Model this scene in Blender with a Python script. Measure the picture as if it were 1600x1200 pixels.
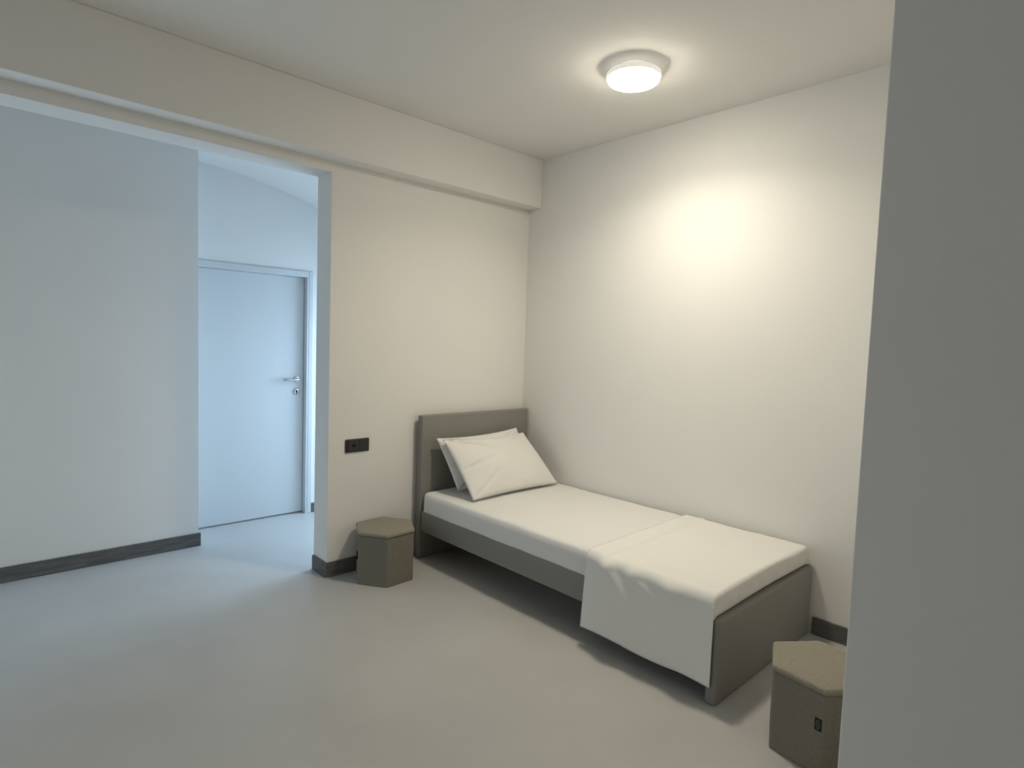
import bpy, bmesh, math, random
from mathutils import Vector, Matrix, noise

for o in list(bpy.data.objects):
    bpy.data.objects.remove(o, do_unlink=True)
S = bpy.context.scene
C = S.collection
PI = math.pi

# ------------------------------------------------------------------ camera
yaw, pitch, roll, FPX = 0.7566, -0.0678, 0.0345, 930.0
fw = Vector((math.sin(yaw)*math.cos(pitch), math.cos(yaw)*math.cos(pitch), math.sin(pitch)))
r0 = Vector((math.cos(yaw), -math.sin(yaw), 0)); u0 = r0.cross(fw)
r2 = math.cos(roll)*r0 + math.sin(roll)*u0
u2 = -math.sin(roll)*r0 + math.cos(roll)*u0
cam_data = bpy.data.cameras.new('camera')
cam = bpy.data.objects.new('camera', cam_data); C.objects.link(cam)
M = Matrix((r2, u2, -fw)).transposed().to_4x4()
M.translation = Vector((-3.1645, -3.2282, 1.4186))
cam.matrix_world = M
cam_data.sensor_fit = 'HORIZONTAL'; cam_data.sensor_width = 36.0
cam_data.lens = 36.0*FPX/1600.0
cam_data.clip_start = 0.02
S.camera = cam

# ------------------------------------------------------------------ world, daylight, fill lamps, exposure
W = bpy.data.worlds.new('world'); S.world = W; W.use_nodes = True
W.node_tree.nodes['Background'].inputs[0].default_value = (0.55, 0.75, 1.0, 1)
W.node_tree.nodes['Background'].inputs[1].default_value = 0.5
S.view_settings.view_transform = 'Standard'
S.view_settings.look = 'None'
S.view_settings.gamma = 1.0
S.view_settings.use_curve_mapping = False
S.view_settings.exposure = 0.13
LAMP_STRENGTH = 62.0
LAMP_POWER = 9.0             # the lamp's downward beam, placed in the lamp's builder
LAMP_COLOR = (1.0, 0.90, 0.72)

def area(name, loc, direction, sx, sy, power, color):
    l = bpy.data.lights.new(name, 'AREA'); l.shape = 'RECTANGLE'
    l.size = sx; l.size_y = sy; l.energy = power; l.color = color
    o = bpy.data.objects.new(name, l); C.objects.link(o); o.location = loc
    o.rotation_euler = Vector(direction).to_track_quat('-Z', 'Y').to_euler()
    return o
# daylight entering the hallway window; the corridor and left lamps are added fill without windows
area('hallway_daylight', (0.06, 0.75, 0.98), (-1, 0, -.5), 1.0, 1.5, 39, (0.54, 0.76, 1.0)).data.spread = math.radians(164)
area('corridor_fill', (-4.5, 0.60, 1.0), (1, -0.25, -0.1), 0.7, 1.7, 6.0, (0.55, 0.80, 1.0))  # added fill for the hanging sheet and left floor
area('left_fill', (-4.5, -1.6, 0.75), (1, -0.1, 0), 1.2, 1.1, 5.5, (1.0, 0.98, 0.92))  # added fill that lifts the bed's near side and the near wall

# ------------------------------------------------------------------ materials
def mat(name, color, rough=0.6, bump=0.0, scale=100.0, spec=0.3, vary=0.0, vscale=3.0, sheen=0.0, stretch=None, bdist=0.001):
    m = bpy.data.materials.new(name); m.use_nodes = True
    nt = m.node_tree; b = nt.nodes['Principled BSDF']
    b.inputs['Base Color'].default_value = (*color, 1)
    b.inputs['Roughness'].default_value = rough
    b.inputs['Specular IOR Level'].default_value = spec
    if sheen: b.inputs['Sheen Weight'].default_value = sheen
    tc = nt.nodes.new('ShaderNodeTexCoord'); mp = nt.nodes.new('ShaderNodeMapping')
    nt.links.new(tc.outputs['Object'], mp.inputs['Vector'])
    if stretch: mp.inputs['Scale'].default_value = stretch
    if vary:
        n = nt.nodes.new('ShaderNodeTexNoise'); n.inputs['Scale'].default_value = vscale; n.inputs['Detail'].default_value = 5
        nt.links.new(mp.outputs[0], n.inputs['Vector'])
        r = nt.nodes.new('ShaderNodeValToRGB')
        r.color_ramp.elements[0].position = 0.3; r.color_ramp.elements[1].position = 0.7
        r.color_ramp.elements[0].color = (*[c*(1-vary) for c in color], 1)
        r.color_ramp.elements[1].color = (*[min(1, c*(1+vary)) for c in color], 1)
        nt.links.new(n.outputs['Fac'], r.inputs[0]); nt.links.new(r.outputs[0], b.inputs['Base Color'])
    if bump:
        n2 = nt.nodes.new('ShaderNodeTexNoise'); n2.inputs['Scale'].default_value = scale; n2.inputs['Detail'].default_value = 3
        nt.links.new(mp.outputs[0], n2.inputs['Vector'])
        bp = nt.nodes.new('ShaderNodeBump'); bp.inputs['Strength'].default_value = bump; bp.inputs['Distance'].default_value = bdist
        nt.links.new(n2.outputs['Fac'], bp.inputs['Height']); nt.links.new(bp.outputs[0], b.inputs['Normal'])
    return m

M_wall = mat('white_plaster', (0.845, 0.84, 0.82), 0.85, 0.35, 160, 0.2, vary=0.012, vscale=1.5)
M_ceil = mat('ceiling_plaster', (0.82, 0.815, 0.795), 0.9, 0.25, 140, 0.15)
M_floor = mat('grey_resin_floor', (0.50, 0.495, 0.48), 0.42, 0.08, 8, 0.35, vary=0.05, vscale=2.2)
M_base = mat('grey_wood_baseboard', (0.13, 0.13, 0.128), 0.5, 0.3, 60, 0.3, vary=0.28, vscale=5, stretch=(1.5, 1.5, 14))
M_bed = mat('grey_upholstery', (0.25, 0.245, 0.225), 0.62, 0.5, 500, 0.35, vary=0.05, vscale=300, sheen=0.15)
M_stool = mat('taupe_weave_shaded', (0.225, 0.21, 0.17), 0.85, 0.9, 420, 0.2, vary=0.22, vscale=260, sheen=0.05, bdist=0.002)  # same fabric as the pad, side shade put into the colour
M_pad = mat('taupe_weave_lit', (0.31, 0.287, 0.232), 0.85, 0.9, 420, 0.2, vary=0.22, vscale=260, sheen=0.05, bdist=0.002)  # same fabric as the body, lightened for lamplight on the top
M_sheet = mat('white_cotton', (0.83, 0.82, 0.79), 0.8, 0.15, 30, 0.2, sheen=0.2, bdist=0.003)
M_matt = mat('white_fitted_cotton', (0.80, 0.795, 0.775), 0.8, 0.2, 22, 0.2, sheen=0.2, bdist=0.004)
M_door = mat('white_lacquer', (0.66, 0.68, 0.69), 0.4, 0.03, 40, 0.4)
M_black = mat('black_plastic', (0.018, 0.018, 0.018), 0.35, 0, 1, 0.5)
M_black2 = mat('matte_black_module', (0.028, 0.028, 0.028), 0.5, 0, 1, 0.5)
M_rim = mat('grey_rim_highlight', (0.06, 0.062, 0.06), 0.3, 0, 1, 0.6)  # lighter than the plate: ring highlight put into the colour
M_void = mat('painted_hole_shade', (0.003, 0.003, 0.003), 0.8)  # flat black standing in for the shade inside holes and gaps
M_tag = mat('black_woven_label', (0.008, 0.008, 0.008), 0.7)
M_tagink = mat('grey_label_print', (0.16, 0.16, 0.15), 0.7)
M_slat = mat('pale_wood', (0.45, 0.33, 0.2), 0.6, 0.1, 40)
M_lampw = mat('white_lamp_plastic', (0.8, 0.8, 0.78), 0.4)
_l = M_lampw.node_tree.nodes['Principled BSDF']; _l.inputs['Emission Color'].default_value = (1, .93, .8, 1); _l.inputs['Emission Strength'].default_value = 0.45   # translucent rim lit from inside
M_glass = mat('frosted_pane', (0.8, 0.85, 0.9), 0.3)
M_steel = mat('brushed_steel', (0.55, 0.55, 0.54), 0.28, 0.05, 200); M_steel.node_tree.nodes['Principled BSDF'].inputs['Metallic'].default_value = 1.0
M_em = bpy.data.materials.new('glowing_diffuser'); M_em.use_nodes = True
_b = M_em.node_tree.nodes['Principled BSDF']; _b.inputs['Base Color'].default_value = (0.9, 0.9, 0.88, 1)
_b.inputs['Emission Color'].default_value = (*LAMP_COLOR, 1); _b.inputs['Emission Strength'].default_value = LAMP_STRENGTH

# ------------------------------------------------------------------ helpers
def obj(name, bm, m, parent=None, smooth=False, angle=None):
    me = bpy.data.meshes.new(name); bmesh.ops.recalc_face_normals(bm, faces=bm.faces[:]); bm.to_mesh(me); bm.free()
    me.materials.append(m)
    if smooth: me.shade_smooth()
    o = bpy.data.objects.new(name, me); C.objects.link(o)
    if parent:
        o.parent = parent
        o.location = (0, 0, 0)
    return o
def structure(name, bm, m, **k):
    o = obj(name, bm, m, **k); o['kind'] = 'structure'; return o
def tag(o, label, cat, group=None):
    o['label'] = label; o['category'] = cat
    if group: o['group'] = group
    return o
def thing(name, label, cat, loc, rz=0, group=None):
    o = bpy.data.objects.new(name, None); o.empty_display_size = 0.1; C.objects.link(o)
    o.location = loc; o.rotation_euler = (0, 0, rz)
    return tag(o, label, cat, group)
def box(bm, x0, x1, y0, y1, z0, z1, bev=0.0, seg=3):
    vs = [bm.verts.new((x, y, z)) for x in (x0, x1) for y in (y0, y1) for z in (z0, z1)]
    F = [(0,1,3,2),(4,6,7,5),(0,4,5,1),(2,3,7,6),(0,2,6,4),(1,5,7,3)]
    fs = [bm.faces.new([vs[i] for i in f]) for f in F]
    if bev:
        es = set(e for f in fs for e in f.edges)
        bmesh.ops.bevel(bm, geom=list(es), offset=bev, segments=seg, profile=0.5, affect='EDGES')
    return bm
def B(*a, **k): return box(bmesh.new(), *a, **k)
def prism(bm, pts, z0, z1, axis='z'):
    def P(p, z):
        return {'z': (p[0], p[1], z), 'y': (p[0], z, p[1]), 'x': (z, p[0], p[1])}[axis]
    a = [bm.verts.new(P(p, z0)) for p in pts]; b = [bm.verts.new(P(p, z1)) for p in pts]
    n = len(pts); fs = []
    fs.append(bm.faces.new(a[::-1])); fs.append(bm.faces.new(b))
    for i in range(n): fs.append(bm.faces.new((a[i], a[(i+1) % n], b[(i+1) % n], b[i])))
    return fs
def lathe(bm, prof, n=48, axis='z', off=(0, 0, 0)):
    rings = []
    for r, h in prof:
        ring = []
        for i in range(n):
            a = 2*PI*i/n; c, s = math.cos(a)*r, math.sin(a)*r
            p = {'z': (c, s, h), 'y': (c, h, s)}[axis]
            ring.append(bm.verts.new([p[k]+off[k] for k in range(3)]))
        rings.append(ring)
    for k in range(len(rings)-1):
        for i in range(n):
            bm.faces.new((rings[k][i], rings[k][(i+1) % n], rings[k+1][(i+1) % n], rings[k+1][i]))
    bm.faces.new(rings[0][::-1]); bm.faces.new(rings[-1])
    return bm
def tube(bm, pts, rad, n=16):
    pts = [Vector(p) for p in pts]; rings = []
    for i, p in enumerate(pts):
        t = (pts[min(i+1, len(pts)-1)]-pts[max(i-1, 0)]).normalized()
        s = t.cross(Vector((0, 0, 1)))
        if s.length < 0.1: s = t.cross(Vector((0, 1, 0)))
        s.normalize(); u = t.cross(s); rr = rad[i] if isinstance(rad, list) else rad
        rings.append([bm.verts.new(p+rr*(math.cos(2*PI*k/n)*s+math.sin(2*PI*k/n)*u)) for k in range(n)])
    for a, b in zip(rings, rings[1:]):
        for k in range(n): bm.faces.new((a[k], a[(k+1) % n], b[(k+1) % n], b[k]))
    bm.faces.new(rings[0][::-1]); bm.faces.new(rings[-1])
def nz(x, y, z, s=1.0, seed=0.0): return noise.noise(Vector((x*s+seed, y*s-seed, z*s+2*seed)))

# ------------------------------------------------------------------ dimensions (metres)
H = 2.7546; XO = -1.574; TW = 0.1735; HO = 2.3529; BD = 0.1242; HB = 2.4113
XC, YC, YD = -1.9881, 1.0148, 1.32
BBH, BBT = 0.0878, 0.011
XL, YB = -4.6, -4.6            # unseen left and rear walls of the room
XE, YE = -1.75, -2.825         # corner of the near wall on the right
XEND = 0.10                    # far end of the hallway with its window

# ------------------------------------------------------------------ room shell
structure('floor', B(XL-.15, 0.35, YB-.15, 1.6, -0.12, 0.0), M_floor)
structure('ceiling', B(XL-.15, 0.15, YB-.15, 0.0, H, H+0.12), M_ceil)
bm = bmesh.new()
XO2 = -4.3
box(bm, XO, 0.0, 0, TW, 0, HO)
box(bm, XL-.0, XO2, 0, TW, 0, HO)
box(bm, XL-.0, 0.0, 0, TW, HO, H+.12)
bmesh.ops.remove_doubles(bm, verts=bm.verts[:], dist=1e-5)
structure('wall_back', bm, M_wall)
structure('ceiling_beam', B(XL, 0.0, -BD, 0, HB, H, bev=0.004, seg=2), M_wall)
structure('wall_right', B(0.0, 0.15, YB-.15, TW, 0, H), M_wall)
structure('wall_front', B(XE, 0.0, YB-.15, YE, 0, H, bev=0.003, seg=2), M_wall)
structure('wall_left', B(XL-.15, XL, YB-.15, 1.6, 0, H), M_wall)
structure('wall_rear', B(XL, XE, YB-.15, YB, 0, H), M_wall)
# hallway behind the opening
structure('wall_corridor', B(XL, XC, YC, YD+.25, 0, 2.75), M_wall)
xd, hd, fwid = -1.1056, 1.8917, 0.034
bm = bmesh.new()
box(bm, xd, XEND, YD, YD+.2, 0, 2.75)
box(bm, XC, xd, YD, YD+.2, hd, 2.75)
structure('wall_hallway', bm, M_wall)
bm = bmesh.new()
box(bm, XEND, XEND+.15, TW, .25, 0, 2.75); box(bm, XEND, XEND+.15, 1.25, YD+.2, 0, 2.75); box(bm, XEND, XEND+.15, .25, 1.25, 1.80, 2.75); box(bm, XEND, XEND+.15, .25, 1.25, 0, .12)
structure('wall_window_end', bm, M_wall)
# shallow barrel vault over the hallway, flat over the corridor
bm = bmesh.new(); pts = []
n = 40
for i in range(n+1):
    x = -2.1+(XEND+2.1)*i/n; pts.append((x, 2.6-(x+2.1)**2/6.5))
pts += [(XEND, 2.75), (XL, 2.75), (XL, 2.6)]
prism(bm, pts, TW, YD+.2, 'y')
structure('ceiling_hallway', bm, M_ceil)
bm = bmesh.new()
for (a, b, c, d) in ((.25, .29, .12, 1.8), (1.21, 1.25, .12, 1.8), (.29, 1.21, .12, .17), (.29, 1.21, 1.75, 1.8), (.73, .77, .17, 1.75)):
    box(bm, XEND+.05, XEND+.1, a, b, c, d)
w1 = structure('window_1', bm, M_door)
obj('pane', B(XEND+.07, XEND+.076, .29, 1.21, .17, 1.75), M_glass, w1)

# baseboards (grey wood-look)
bm = bmesh.new()
prism(bm, [(XO-BBT, -BBT), (-.985, -BBT), (-.985, 0), (XO, 0), (XO, TW), (XO-BBT, TW+BBT), (XO-BBT, TW)][:5]+[(XO-BBT, TW)], 0.001, BBH)
structure('baseboard_back', bm, M_base)
structure('baseboard_corridor', B(XL, XC+BBT, YC-BBT, YC, 0.001, BBH, bev=.0015, seg=1), M_base)
structure('baseboard_right', B(-BBT, 0, YE, -2.165, 0.001, BBH, bev=.0015, seg=1), M_base)
structure('baseboard_hallway', B(xd+.036, XEND, YD-BBT, YD, 0.001, .075, bev=.0015, seg=1), M_base)

# ------------------------------------------------------------------ hallway door
d = bpy.data.objects.new('door_1', None); C.objects.link(d); d.location = (xd, YD, 0); d['kind'] = 'structure'
def rel(bm, o):
    bmesh.ops.translate(bm, verts=bm.verts[:], vec=-Vector(o)); return bm
O = (xd, YD, 0)
bm = bmesh.new()      # architrave and jamb lining
box(bm, xd, xd+fwid, YD-.012, YD-.0005, 0.0, hd+fwid, bev=.003, seg=2)
box(bm, XC+.001, xd-.0003, YD-.012, YD-.0005, hd, hd+fwid, bev=.003, seg=2)
box(bm, xd-.014, xd-.0005, YD-.010, YD+.10, 0.0, hd)
box(bm, XC+.001, xd-.0145, YD-.008, YD+.10, hd-.012, hd-.0003)
obj('door_frame', rel(bm, O), M_door, d)
obj('door_leaf', rel(B(XC+.001, xd-.017, YD+.045, YD+.085, .010, hd-.0135, bev=.002, seg=2), O), M_door, d)
bm = bmesh.new()
hx, hy, hz = -1.176, YD+.045, 1.078
lathe(bm, [(.0235, 0), (.025, -.003), (.025, -.008), (.022, -.010), (.010, -.0105)], 32, 'y', (hx, hy-.0002, hz))
tube(bm, [(hx, hy-.009, hz), (hx, hy-.035, hz), (hx-.003, hy-.045, hz), (hx-.012, hy-.050, hz), (hx-.03, hy-.051, hz), (hx-.08, hy-.050, hz), (hx-.118, hy-.047, hz), (hx-.124, hy-.046, hz)],
     [.0095, .0095, .0095, .0095, .0095, .0095, .009, .006], 18)
hnd = obj('door_handle', rel(bm, O), M_steel, d, smooth=True); hnd['label'] = 'brushed steel lever handle'
bm = bmesh.new(); lathe(bm, [(.0235, 0), (.025, -.003), (.025, -.007), (.022, -.009)], 32, 'y', (hx-.003, hy-.0002, hz-.098))
ks = obj('keyhole_rosette', rel(bm, O), M_steel, d, smooth=True); ks['label'] = 'round steel keyhole rosette'
bm = bmesh.new(); lathe(bm, [(.0085, 0), (.0085, -.0025)], 20, 'y', (hx-.003, hy-.0085, hz-.093)); box(bm, hx-.007, hx+.001, hy-.011, hy-.0085, hz-.117, hz-.094)
obj('keyhole', rel(bm, O), M_void, ks)

# ------------------------------------------------------------------ ceiling lamp
LX, LY, LR = -.7636, -1.457, .1285
lamp = thing('ceiling_lamp', 'round white flush ceiling lamp, lit, above the single bed', 'ceiling lamp', (LX, LY, H))
bm = bmesh.new(); lathe(bm, [(.070, -.0005), (.070, -.031), (.120, -.0312), (.1265, -.033), (.1292, -.036), (.1295, -.050), (.1270, -.056), (.115, -.057)], 120)
obj('base', bm, M_lampw, lamp, smooth=True)
bm = bmesh.new()
prof = [(.112, -.0572), (.1190, -.0580), (.1215, -.0620), (.1200, -.0670), (.1140, -.0715), (.104, -.0750), (.090, -.0778), (.070, -.0800), (.050, -.0815), (.025, -.0825), (.004, -.0828)]
lathe(bm, prof, 120)
df = obj('diffuser', bm, M_em, lamp, smooth=True); df['label'] = 'glowing white dome diffuser'
ll = bpy.data.lights.new('lamp_light', 'AREA'); ll.shape = 'DISK'; ll.size = .20; ll.energy = LAMP_POWER; ll.color = LAMP_COLOR; ll.spread = math.radians(145)
lo = bpy.data.objects.new('lamp_light', ll); C.objects.link(lo); lo.location = (LX, LY, H-.085)

# ------------------------------------------------------------------ bed
XH, HH, HT = -.9837, .9366, .066
YF, FH, FT = -2.1555, .352, .049
GX = -.0146
bed = thing('single_bed', 'grey upholstered single bed frame standing in the corner', 'bed', (-.5, -1.1, 0))
OB = (-.5, -1.1, 0)
def padded(x0, x1, y0, y1, z0, z1, bev, face, bulge, amp=.0015):
    """upholstered panel: rounded edges and a softly bulging face on side `face` (-1 or +1 in y)"""
    bm = bmesh.new(); box(bm, x0, x1, y0, y1, z0, z1)
    bmesh.ops.subdivide_edges(bm, edges=bm.edges[:], cuts=1)
    bmesh.ops.bevel(bm, geom=[e for e in bm.edges if len(e.link_faces) == 2 and e.calc_face_angle() > .5], offset=bev, segments=5, profile=.55, affect='EDGES')
    bmesh.ops.subdivide_edges(bm, edges=[e for e in bm.edges if e.calc_length() > .12], cuts=7, use_grid_fill=True)
    for v in bm.verts:
        fx = (v.co.x-x0)/(x1-x0); fz = (v.co.z-z0)/(z1-z0)
        k = max(0, 1-abs(2*fx-1)**6)*max(0, 1-abs(2*fz-1)**6)
        if (v.co.y-(y0+y1)/2)*face > 0: v.co.y += face*(bulge*k + amp*nz(v.co.x, v.co.z, 0, 6))
    return bm
obj('headboard', rel(padded(XH+.010, GX, -HT-.012, -.030, 0, HH, .012, -1, .003), OB), M_bed, bed, smooth=True)
obj('footboard', rel(padded(XH, GX, YF, YF+FT, 0, FH, .016, -1, .003), OB), M_bed, bed, smooth=True)
for (x0, x1) in ((-.9673, -.937), (-.055, -.025)):
    obj('side_rail', rel(B(x0, x1, YF+FT+.001, -HT-.016, .182, .3164, bev=.007, seg=4), OB), M_bed, bed, smooth=True)
bm = bmesh.new()
for i in range(14):
    y = -.14-i*.145; box(bm, -.936, -.056, y-.035, y+.035, .235, .247)
obj('slat_base', rel(bm, OB), M_slat, bed)

# mattress with fitted sheet (rounded, slightly wrinkled)
def soft_box(x0, x1, y0, y1, z0, z1, r, nx=30, ny=64, nzn=8, amp=.003, seed=3.1):
    bm = bmesh.new(); box(bm, x0, x1, y0, y1, z0, z1)
    cx, cy, cz = (x0+x1)/2, (y0+y1)/2, (z0+z1)/2
    def cut(n, ax):
        for i in range(1, n):
            f = i/n
            # cluster cuts near the edges for a smooth rounding
            f = .5-.5*math.cos(PI*f)*(.35+.65*abs(math.cos(PI*f)))
            lo = (x0, y0, z0)[ax]; hi = (x1, y1, z1)[ax]
            co = [0, 0, 0]; co[ax] = lo+(hi-lo)*f; no = [0, 0, 0]; no[ax] = 1
            bmesh.ops.bisect_plane(bm, geom=bm.verts[:]+bm.edges[:]+bm.faces[:], plane_co=co, plane_no=no)
    cut(nx, 0); cut(ny, 1); cut(nzn, 2)
    for v in bm.verts:
        p = v.co
        q = Vector((min(max(p.x, x0+r), x1-r), min(max(p.y, y0+r), y1-r), min(max(p.z, z0+r), z1-r)))
        dlt = p-q
        if dlt.length > 1e-6:
            nn = dlt.normalized(); p = q+nn*r
            a = amp*(nz(p.x, p.y, p.z, 5, seed)+.5*nz(p.x, p.y, p.z*.5, 14, seed+2))
            v.co = p+nn*a
    return bm
MT = .4454
mt = obj('mattress', soft_box(-.963, -.020, -2.102, -.083, .2475, MT-.004, .034), M_matt, None, smooth=True)
tag(mt, 'white mattress in a fitted cotton sheet lying in the bed frame', 'mattress')

# top sheet: lies over the foot half, hangs low over the near side, tucked at the foot
def sheet():
    bm = bmesh.new()
    LE, RE = -.972, -.030             # where the cloth turns down left / right
    TZ = MT+.004
    prof = []                         # (x, z, tag) across the bed from the hanging hem to the wall side
    nd = 26
    for i in range(nd+1):             # the hanging side
        z = .080+(TZ-.040-.080)*i/nd
        prof.append((-.994, z, 'D', (z-.08)/(TZ-.12)))
    for i in range(1, 9):
        a = PI/2*i/8; prof.append((-.994+.036*(1-math.cos(a)), TZ-.040+.040*math.sin(a), 'C', 1))
    nt_ = 46
    for i in range(1, nt_+1): prof.append((-.958+(RE+.958-.03)*i/nt_, TZ, 'T', 1))
    for i in range(1, 7):
        a = PI/2*i/6; prof.append((RE-.03+.034*math.sin(a), TZ-.034*(1-math.cos(a)), 'R', 1))
    for i in range(1, 5): prof.append((RE+.004+.001*i, TZ-.034-.055*i/4, 'R', 1))
    rows = []                         # along the bed: y, drop
    y0, y1 = -1.485, -2.117
    ny = 54
    for i in range(ny+1): rows.append((y0+(y1-y0)*i/ny, 0, 'Y'))
    for i in range(1, 7):
        a = PI/2*i/6; rows.append((y1-.014*math.sin(a), .014*(1-math.cos(a)), 'F'))
    for i in range(1, 6): rows.append((y1-.014, .014+.070*i/5, 'F'))
    rows += [(y1-.010, .090, 'F'), (y1+.002, .094, 'F'), (y1+.014, .096, 'F'), (y1+.017, .110, 'F')]
    V = {}
    for j, (y, dr, ry) in enumerate(rows):
        for i, (x, z, rx, k) in enumerate(prof):
            px, py, pz = x, y, z
            hang = rx == 'D' or (rx == 'C')
            if ry == 'F' and rx == 'D':
                # the hanging side runs on just past the mattress end
                if dr > .0141: continue
                py = y1-.019*min(1, (y1-y)/.014)
            elif ry == 'F':
                pz = z-dr
                py = y-.007*math.sin(min(1, dr/.09)*PI)*(.7+.8*nz(x, 0, 0, 4, 1.7)+1.0*nz(x, z-dr, 0, 16, 3.3)) if dr < .09 else y
                if y > y1: pz = max(pz, .30)
                elif pz < .3575: pz = .3575
            fy = (y0-y)/(y0-y1)
            # slant of the cuff edge: starts lower at the near side
            s = min(1, max(0, (x+.97)/.94))
            if ry == 'Y': py = y + (1-fy)*(.030*s)
            if rx == 'T' or rx == 'C':
                edge = min(1, (x+.985)/.06) if x < -.9 else 1
                w = .0035*nz(x, y, 0, 5, 4.)+.0022*nz(x*1.2, y, 0, 13, 9)
                hem = -1.588+.020*s
                dz = .0045/(1+math.exp((py-hem)*-420.)) if ry == 'Y' else 0      # folded-over band is thicker
                cr = .0050*math.exp(-((py-hem)/.007)**2) + .002*math.exp(-((x+.52-.1*fy)/.02)**2)*(fy > .2)
                pz += (w+.003)*edge + dz+cr*edge
                if ry == 'F': pz -= .6*(w+.003)*edge*min(1, dr/.014)
                # gentle crown at mid width near the foot
                pz += .010*math.exp(-((x+.45)/.3)**2)*max(0, fy-.2)*.8
            if hang:
                kk = k if rx == 'D' else 1
                # broad soft folds swinging from the upper corner to the hem
                t = fy if ry == 'Y' else 1+.06*dr/.034
                fold = .010*math.exp(-((t-.20-.55*(1-kk)*1.0)/.07)**2)*kk**.6*(1-.0*kk)
                fold += .007*math.exp(-((t-.42-.9*(1-kk))/.06)**2)*(kk > .55)*(kk-.55)*2
                fold += .008*math.exp(-((t-.72-.3*(1-kk))/.09)**2)*max(0, kk-.45)*1.6
                sw = .006*math.sin(t*7.0+.6)*(1-kk)
                px -= (2.6*fold+.5*abs(sw)+.002*(nz(0, y, z, 9, 6.)+1))*(1 if rx == 'D' else max(0, 1-(px+.994)/.036))
                if rx == 'D':
                    py += .020*(1-kk)*(1-fy)*.9 if ry == 'Y' else 0
                    pz += .004*math.sin(t*9)*(1-kk)
            V[i, j] = bm.verts.new((px, py, pz))
    for j in range(len(rows)-1):
        for i in range(len(prof)-1):
            q = [(i, j), (i+1, j), (i+1, j+1), (i, j+1)]
            if all(k in V for k in q): bm.faces.new([V[k] for k in q])
    return bm
sh = obj('top_sheet', sheet(), M_sheet, None, smooth=True)
md = sh.modifiers.new('thick', 'SOLIDIFY'); md.thickness = .0025; md.offset = 1
tag(sh, 'white top sheet over the foot of the bed, hanging low on the near side', 'bed sheet')

# pillows
def pillow(BL, BR, TL, TR, thick, seed, sag=.02, cam_=5.0):
    BL, BR, TL, TR = map(Vector, (BL, BR, TL, TR))
    bm = bmesh.new(); nu, nv = 60, 44
    nrm = (BR-BL).cross(TL-BL).normalized()     # faces the foot of the bed / up
    if nrm.z < 0: nrm = -nrm
    V = {}
    for side in (1, -1):
        for j in range(nv+1):
            for i in range(nu+1):
                u = -1+2*i/nu; v = -1+2*j/nv
                border = i in (0, nu) or j in (0, nv)
                if border and side == -1: V[side, i, j] = V[1, i, j]; continue
                # edges pull in between pointed corners
                uu = u*(1-.018*(1-v*v)*abs(u)); vv = v*(1-.050*(1-u*u)*abs(v))
                a, b = (uu+1)/2, (vv+1)/2
                p = BL*(1-a)*(1-b)+BR*a*(1-b)+TL*(1-a)*b+TR*a*b
                h = (max(0, 1-abs(u)**2.4)*max(0, 1-abs(v)**2.2))**.60
                h *= 1+.22*nz(u, v, 0, 1.5, seed)
                # creases radiating from the upper corner and near the left edge
                cr = 0
                if side == 1:
                    for (au, av, an, wd, ln, am) in ((-1, 1, -.32, .05, .9, -.008), (-1, 1, -.62, .05, .8, -.009), (-1, .9, -.12, .04, .7, -.006), (-1, -.1, .25, .07, .45, -.007), (1, 1, -2.6, .05, .7, -.005), (-1, -1, .75, .06, .7, -.006)):
                        du, dv = u-au, v-av; l = du*math.cos(an)+dv*math.sin(an); w = -du*math.sin(an)+dv*math.cos(an)
                        if l > 0: cr += cam_*am*math.exp(-(w/(wd*(.25+.7*l)))**2)*math.exp(-(l/ln)**2)*min(1, l*5)
                q = p+nrm*side*(thick/2*h*(1 if side == 1 else .6)+cr*h**.3 + .0022*h*nz(u*1.4, v, side, 4.5, seed+5))
                q.z -= sag*(1-abs(u)**2)*max(0, v)**2*.5 if v > 0 else 0
                V[side, i, j] = bm.verts.new(q)
    for side in (1, -1):
        for j in range(nv):
            for i in range(nu):
                f = [V[side, i, j], V[side, i+1, j], V[side, i+1, j+1], V[side, i, j+1]]
                if side == -1: f.reverse()
                try: bm.faces.new(f)
                except ValueError: pass
    return bm
p2 = obj('pillow', pillow((-.805, -.255, .459), (-.09, -.240, .459), (-.900, -.135, .793), (-.185, -.135, .812), .15, 2.2), M_sheet, None, smooth=True)
tag(p2, 'white pillow standing against the grey headboard, behind the other pillow', 'pillow', 'pillows on the bed')
p1 = obj('pillow', pillow((-.868, -.487, .455), (-.092, -.475, .455), (-.885, -.190, .790), (-.165, -.185, .782), .155, 7.7), M_sheet, None, smooth=True)
tag(p1, 'white pillow in front, leaning back with its lower edge on the mattress', 'pillow', 'pillows on the bed')

# ------------------------------------------------------------------ hexagonal stools
SR, SH = .1904, .3116
def hexpts(R, a0=0): return [(R*math.cos(a0+k*PI/3), R*math.sin(a0+k*PI/3)) for k in range(6)]
def hexsolid(profile, corner=.10):
    """stack of rounded-corner hexagons (R, z)"""
    bm = bmesh.new(); rings = []
    for R, z in profile:
        ring = []; H6 = hexpts(R)
        for k in range(6):
            p = Vector(H6[k]); a = Vector(H6[k-1]); b = Vector(H6[(k+1) % 6])
            c = corner*R if R > .02 else R*.3
            s = p+(a-p).normalized()*c; e = p+(b-p).normalized()*c
            for t in (0, .25, .5, .75, 1):
                q = s*(1-t)**2+p*2*t*(1-t)+e*t*t; ring.append(bm.verts.new((q.x, q.y, z)))
        rings.append(ring)
    n = len(rings[0])
    for a, b in zip(rings, rings[1:]):
        for i in range(n): bm.faces.new((a[i], a[(i+1) % n], b[(i+1) % n], b[i]))
    bm.faces.new(rings[0][::-1]); bm.faces.new(rings[-1])
    return bm
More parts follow.
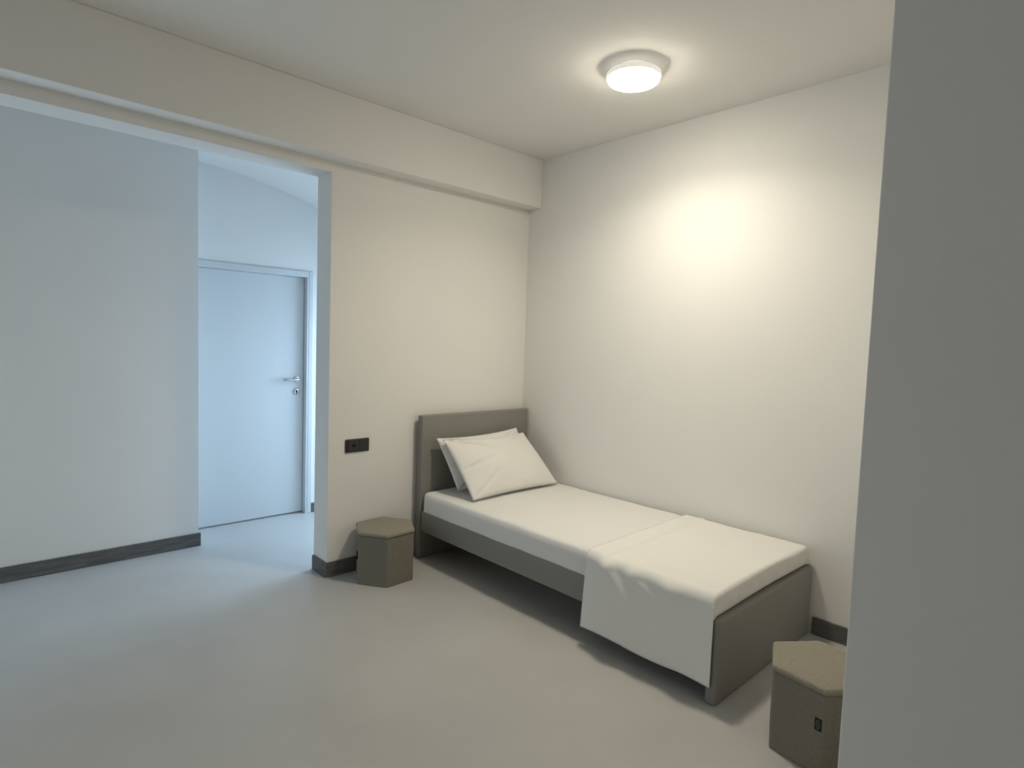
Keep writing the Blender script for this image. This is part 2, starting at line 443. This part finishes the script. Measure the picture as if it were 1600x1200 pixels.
def stool(name, label, loc, rz, tagface, tagu, tagz):
    t = thing(name, label, 'stool', loc, rz, 'hexagonal stools beside the bed')
    b = obj('body', hexsolid([(SR*.95, 0), (SR*.965, .004), (SR*.968, SH*.45), (SR*.966, SH-.030), (SR*.94, SH-.0225)], .045), M_stool, t, smooth=False)
    prof = [(SR*.95, SH-.0230), (SR*.99, SH-.0215), (SR*1.0, SH-.018), (SR*1.0, SH-.010), (SR*.993, SH-.0055), (SR*.975, SH-.002), (SR*.95, SH-.0005), (SR*.90, SH+.0005)]
    for k in range(1, 9):
        f = k/8; prof.append((SR*(.90-.88*f), SH+.0005+.004*math.sin(f*PI/2)))
    obj('seat_pad', hexsolid(prof, .055), M_pad, t, smooth=True)
    # small woven label sewn on one face
    H6 = hexpts(SR*.968); a, c = Vector(H6[tagface]), Vector(H6[(tagface+1) % 6]); p = a+(c-a)*tagu
    ex = (c-a).normalized(); out = Vector((ex.y, -ex.x))
    def tp(u, w, o): q = p+ex*u+out*o; return (q.x, q.y, tagz+w)
    bm = bmesh.new(); hw, hh = .0115, .021
    for o0, o1 in ((.0003, .0022 if tagface == 3 else .0065),):
        vs = [bm.verts.new(tp(u, w, o)) for o in (o0, o1) for u, w in ((-hw, -hh), (hw, -hh), (hw, hh), (-hw, hh))]
        for f in ((0, 1, 2, 3), (4, 5, 6, 7), (0, 1, 5, 4), (1, 2, 6, 5), (2, 3, 7, 6), (3, 0, 4, 7)): bm.faces.new([vs[i] for i in f])
    tg = obj('label_tag', bm, M_tag, t); tg['label'] = 'small black label with a thin grey oval'
    bm = bmesh.new(); n = 28; R = [[], []]
    for i in range(n):
        an = 2*PI*i/n
        for q, k in ((0, 1.0), (1, .66)): R[q].append(bm.verts.new(tp(.0068*k*math.cos(an), .0165*(k if q == 0 else .84)*math.sin(an), o1+.0003)))
    for i in range(n): bm.faces.new((R[0][i], R[0][(i+1) % n], R[1][(i+1) % n], R[1][i]))
    for w in (-.006, 0, .006):
        vs = [bm.verts.new(tp(u, w+dw, o1+.0003)) for u, dw in ((-.0012, -.002), (.0012, -.002), (.0012, .002), (-.0012, .002))]; bm.faces.new(vs)
    obj('label_print', bm, M_tagink, tg)
    return t
stool('hexagonal_stool', 'grey-brown hexagonal fabric stool between the socket and the headboard', (-1.2991, -.1917, 0), .06, 2, .90, .165)
stool('hexagonal_stool', 'taupe hexagonal fabric stool at the foot of the bed, partly hidden by the wall', (-.9055, -2.5129, 0), -.6547, 3, .905, .180)

# ------------------------------------------------------------------ wall socket
sx0, sx1, sz0, sz1 = -1.468, -1.311, .7335, .814
sk = thing('wall_socket', 'black double wall plate with round power socket beside the doorway', 'socket', ((sx0+sx1)/2, 0, (sz0+sz1)/2))
OS = ((sx0+sx1)/2, 0, (sz0+sz1)/2)
obj('plate', rel(B(sx0, sx1, -.010, -.0005, sz0, sz1, bev=.004, seg=4), OS), M_black, sk, smooth=True)
zc = OS[2]; zx = -1.4145
bm = bmesh.new()
# socket insert: square front with a round well
N = 48; sq = []; rg = []; bt = []
hw = .0335; cxm = -1.4185+.002
for i in range(N):
    a = 2*PI*i/N; c, s = math.cos(a), math.sin(a); k = hw/max(abs(c), abs(s))
    sq.append(bm.verts.new((cxm+c*k*1.05, -.0125, zc+s*k*.97))); rg.append(bm.verts.new((cxm+c*.0205, -.0125, zc+s*.0205)))
    bt.append(bm.verts.new((cxm+c*.0195, -.0103, zc+s*.0195)))
back = [bm.verts.new((v.co.x, -.0098, v.co.z)) for v in sq]
for i in range(N):
    j = (i+1) % N
    bm.faces.new((sq[i], sq[j], rg[j], rg[i])); bm.faces.new((rg[i], rg[j], bt[j], bt[i])); bm.faces.new((back[i], back[j], sq[j], sq[i]))
bm.faces.new(bt)
so = obj('power_socket', rel(bm, OS), M_black2, sk)
bm = bmesh.new()
for dx, dz in ((-.0095, 0), (.0095, 0), (0, 0)): lathe(bm, [(.0028, -.0104), (.0028, -.0108)], 16, 'y', (cxm+dx, 0, zc+dz))
box(bm, cxm-.003, cxm+.003, -.0125, -.0104, zc+.0155, zc+.0200); box(bm, cxm-.003, cxm+.003, -.0125, -.0104, zc-.0200, zc-.0155)
lathe(bm, [(.0085, -.0104), (.0085, -.01065)], 28, 'y', (cxm, 0, zc))  # black disc painting the dark centre of the shallow well
obj('contact', rel(bm, OS), M_void, so)
bm = bmesh.new(); lathe(bm, [(.0215, -.0124), (.0225, -.0135), (.0235, -.0124)], 48, 'y', (cxm, 0, zc))
bmesh.ops.delete(bm, geom=[f for f in bm.faces if len(f.verts) > 4], context='FACES_ONLY')
obj('rim', rel(bm, OS), M_rim, so, smooth=True)
obj('module_gap_shade', rel(B(-1.3812, -1.3785, -.0112, -.0099, zc-.0325, zc+.0325), OS), M_void, sk)  # solid black strip painted as the shade between modules
obj('blank_module', rel(B(-1.3785, -1.3185, -.0128, -.0098, zc-.0325, zc+.0325, bev=.001, seg=2), OS), M_black2, sk)
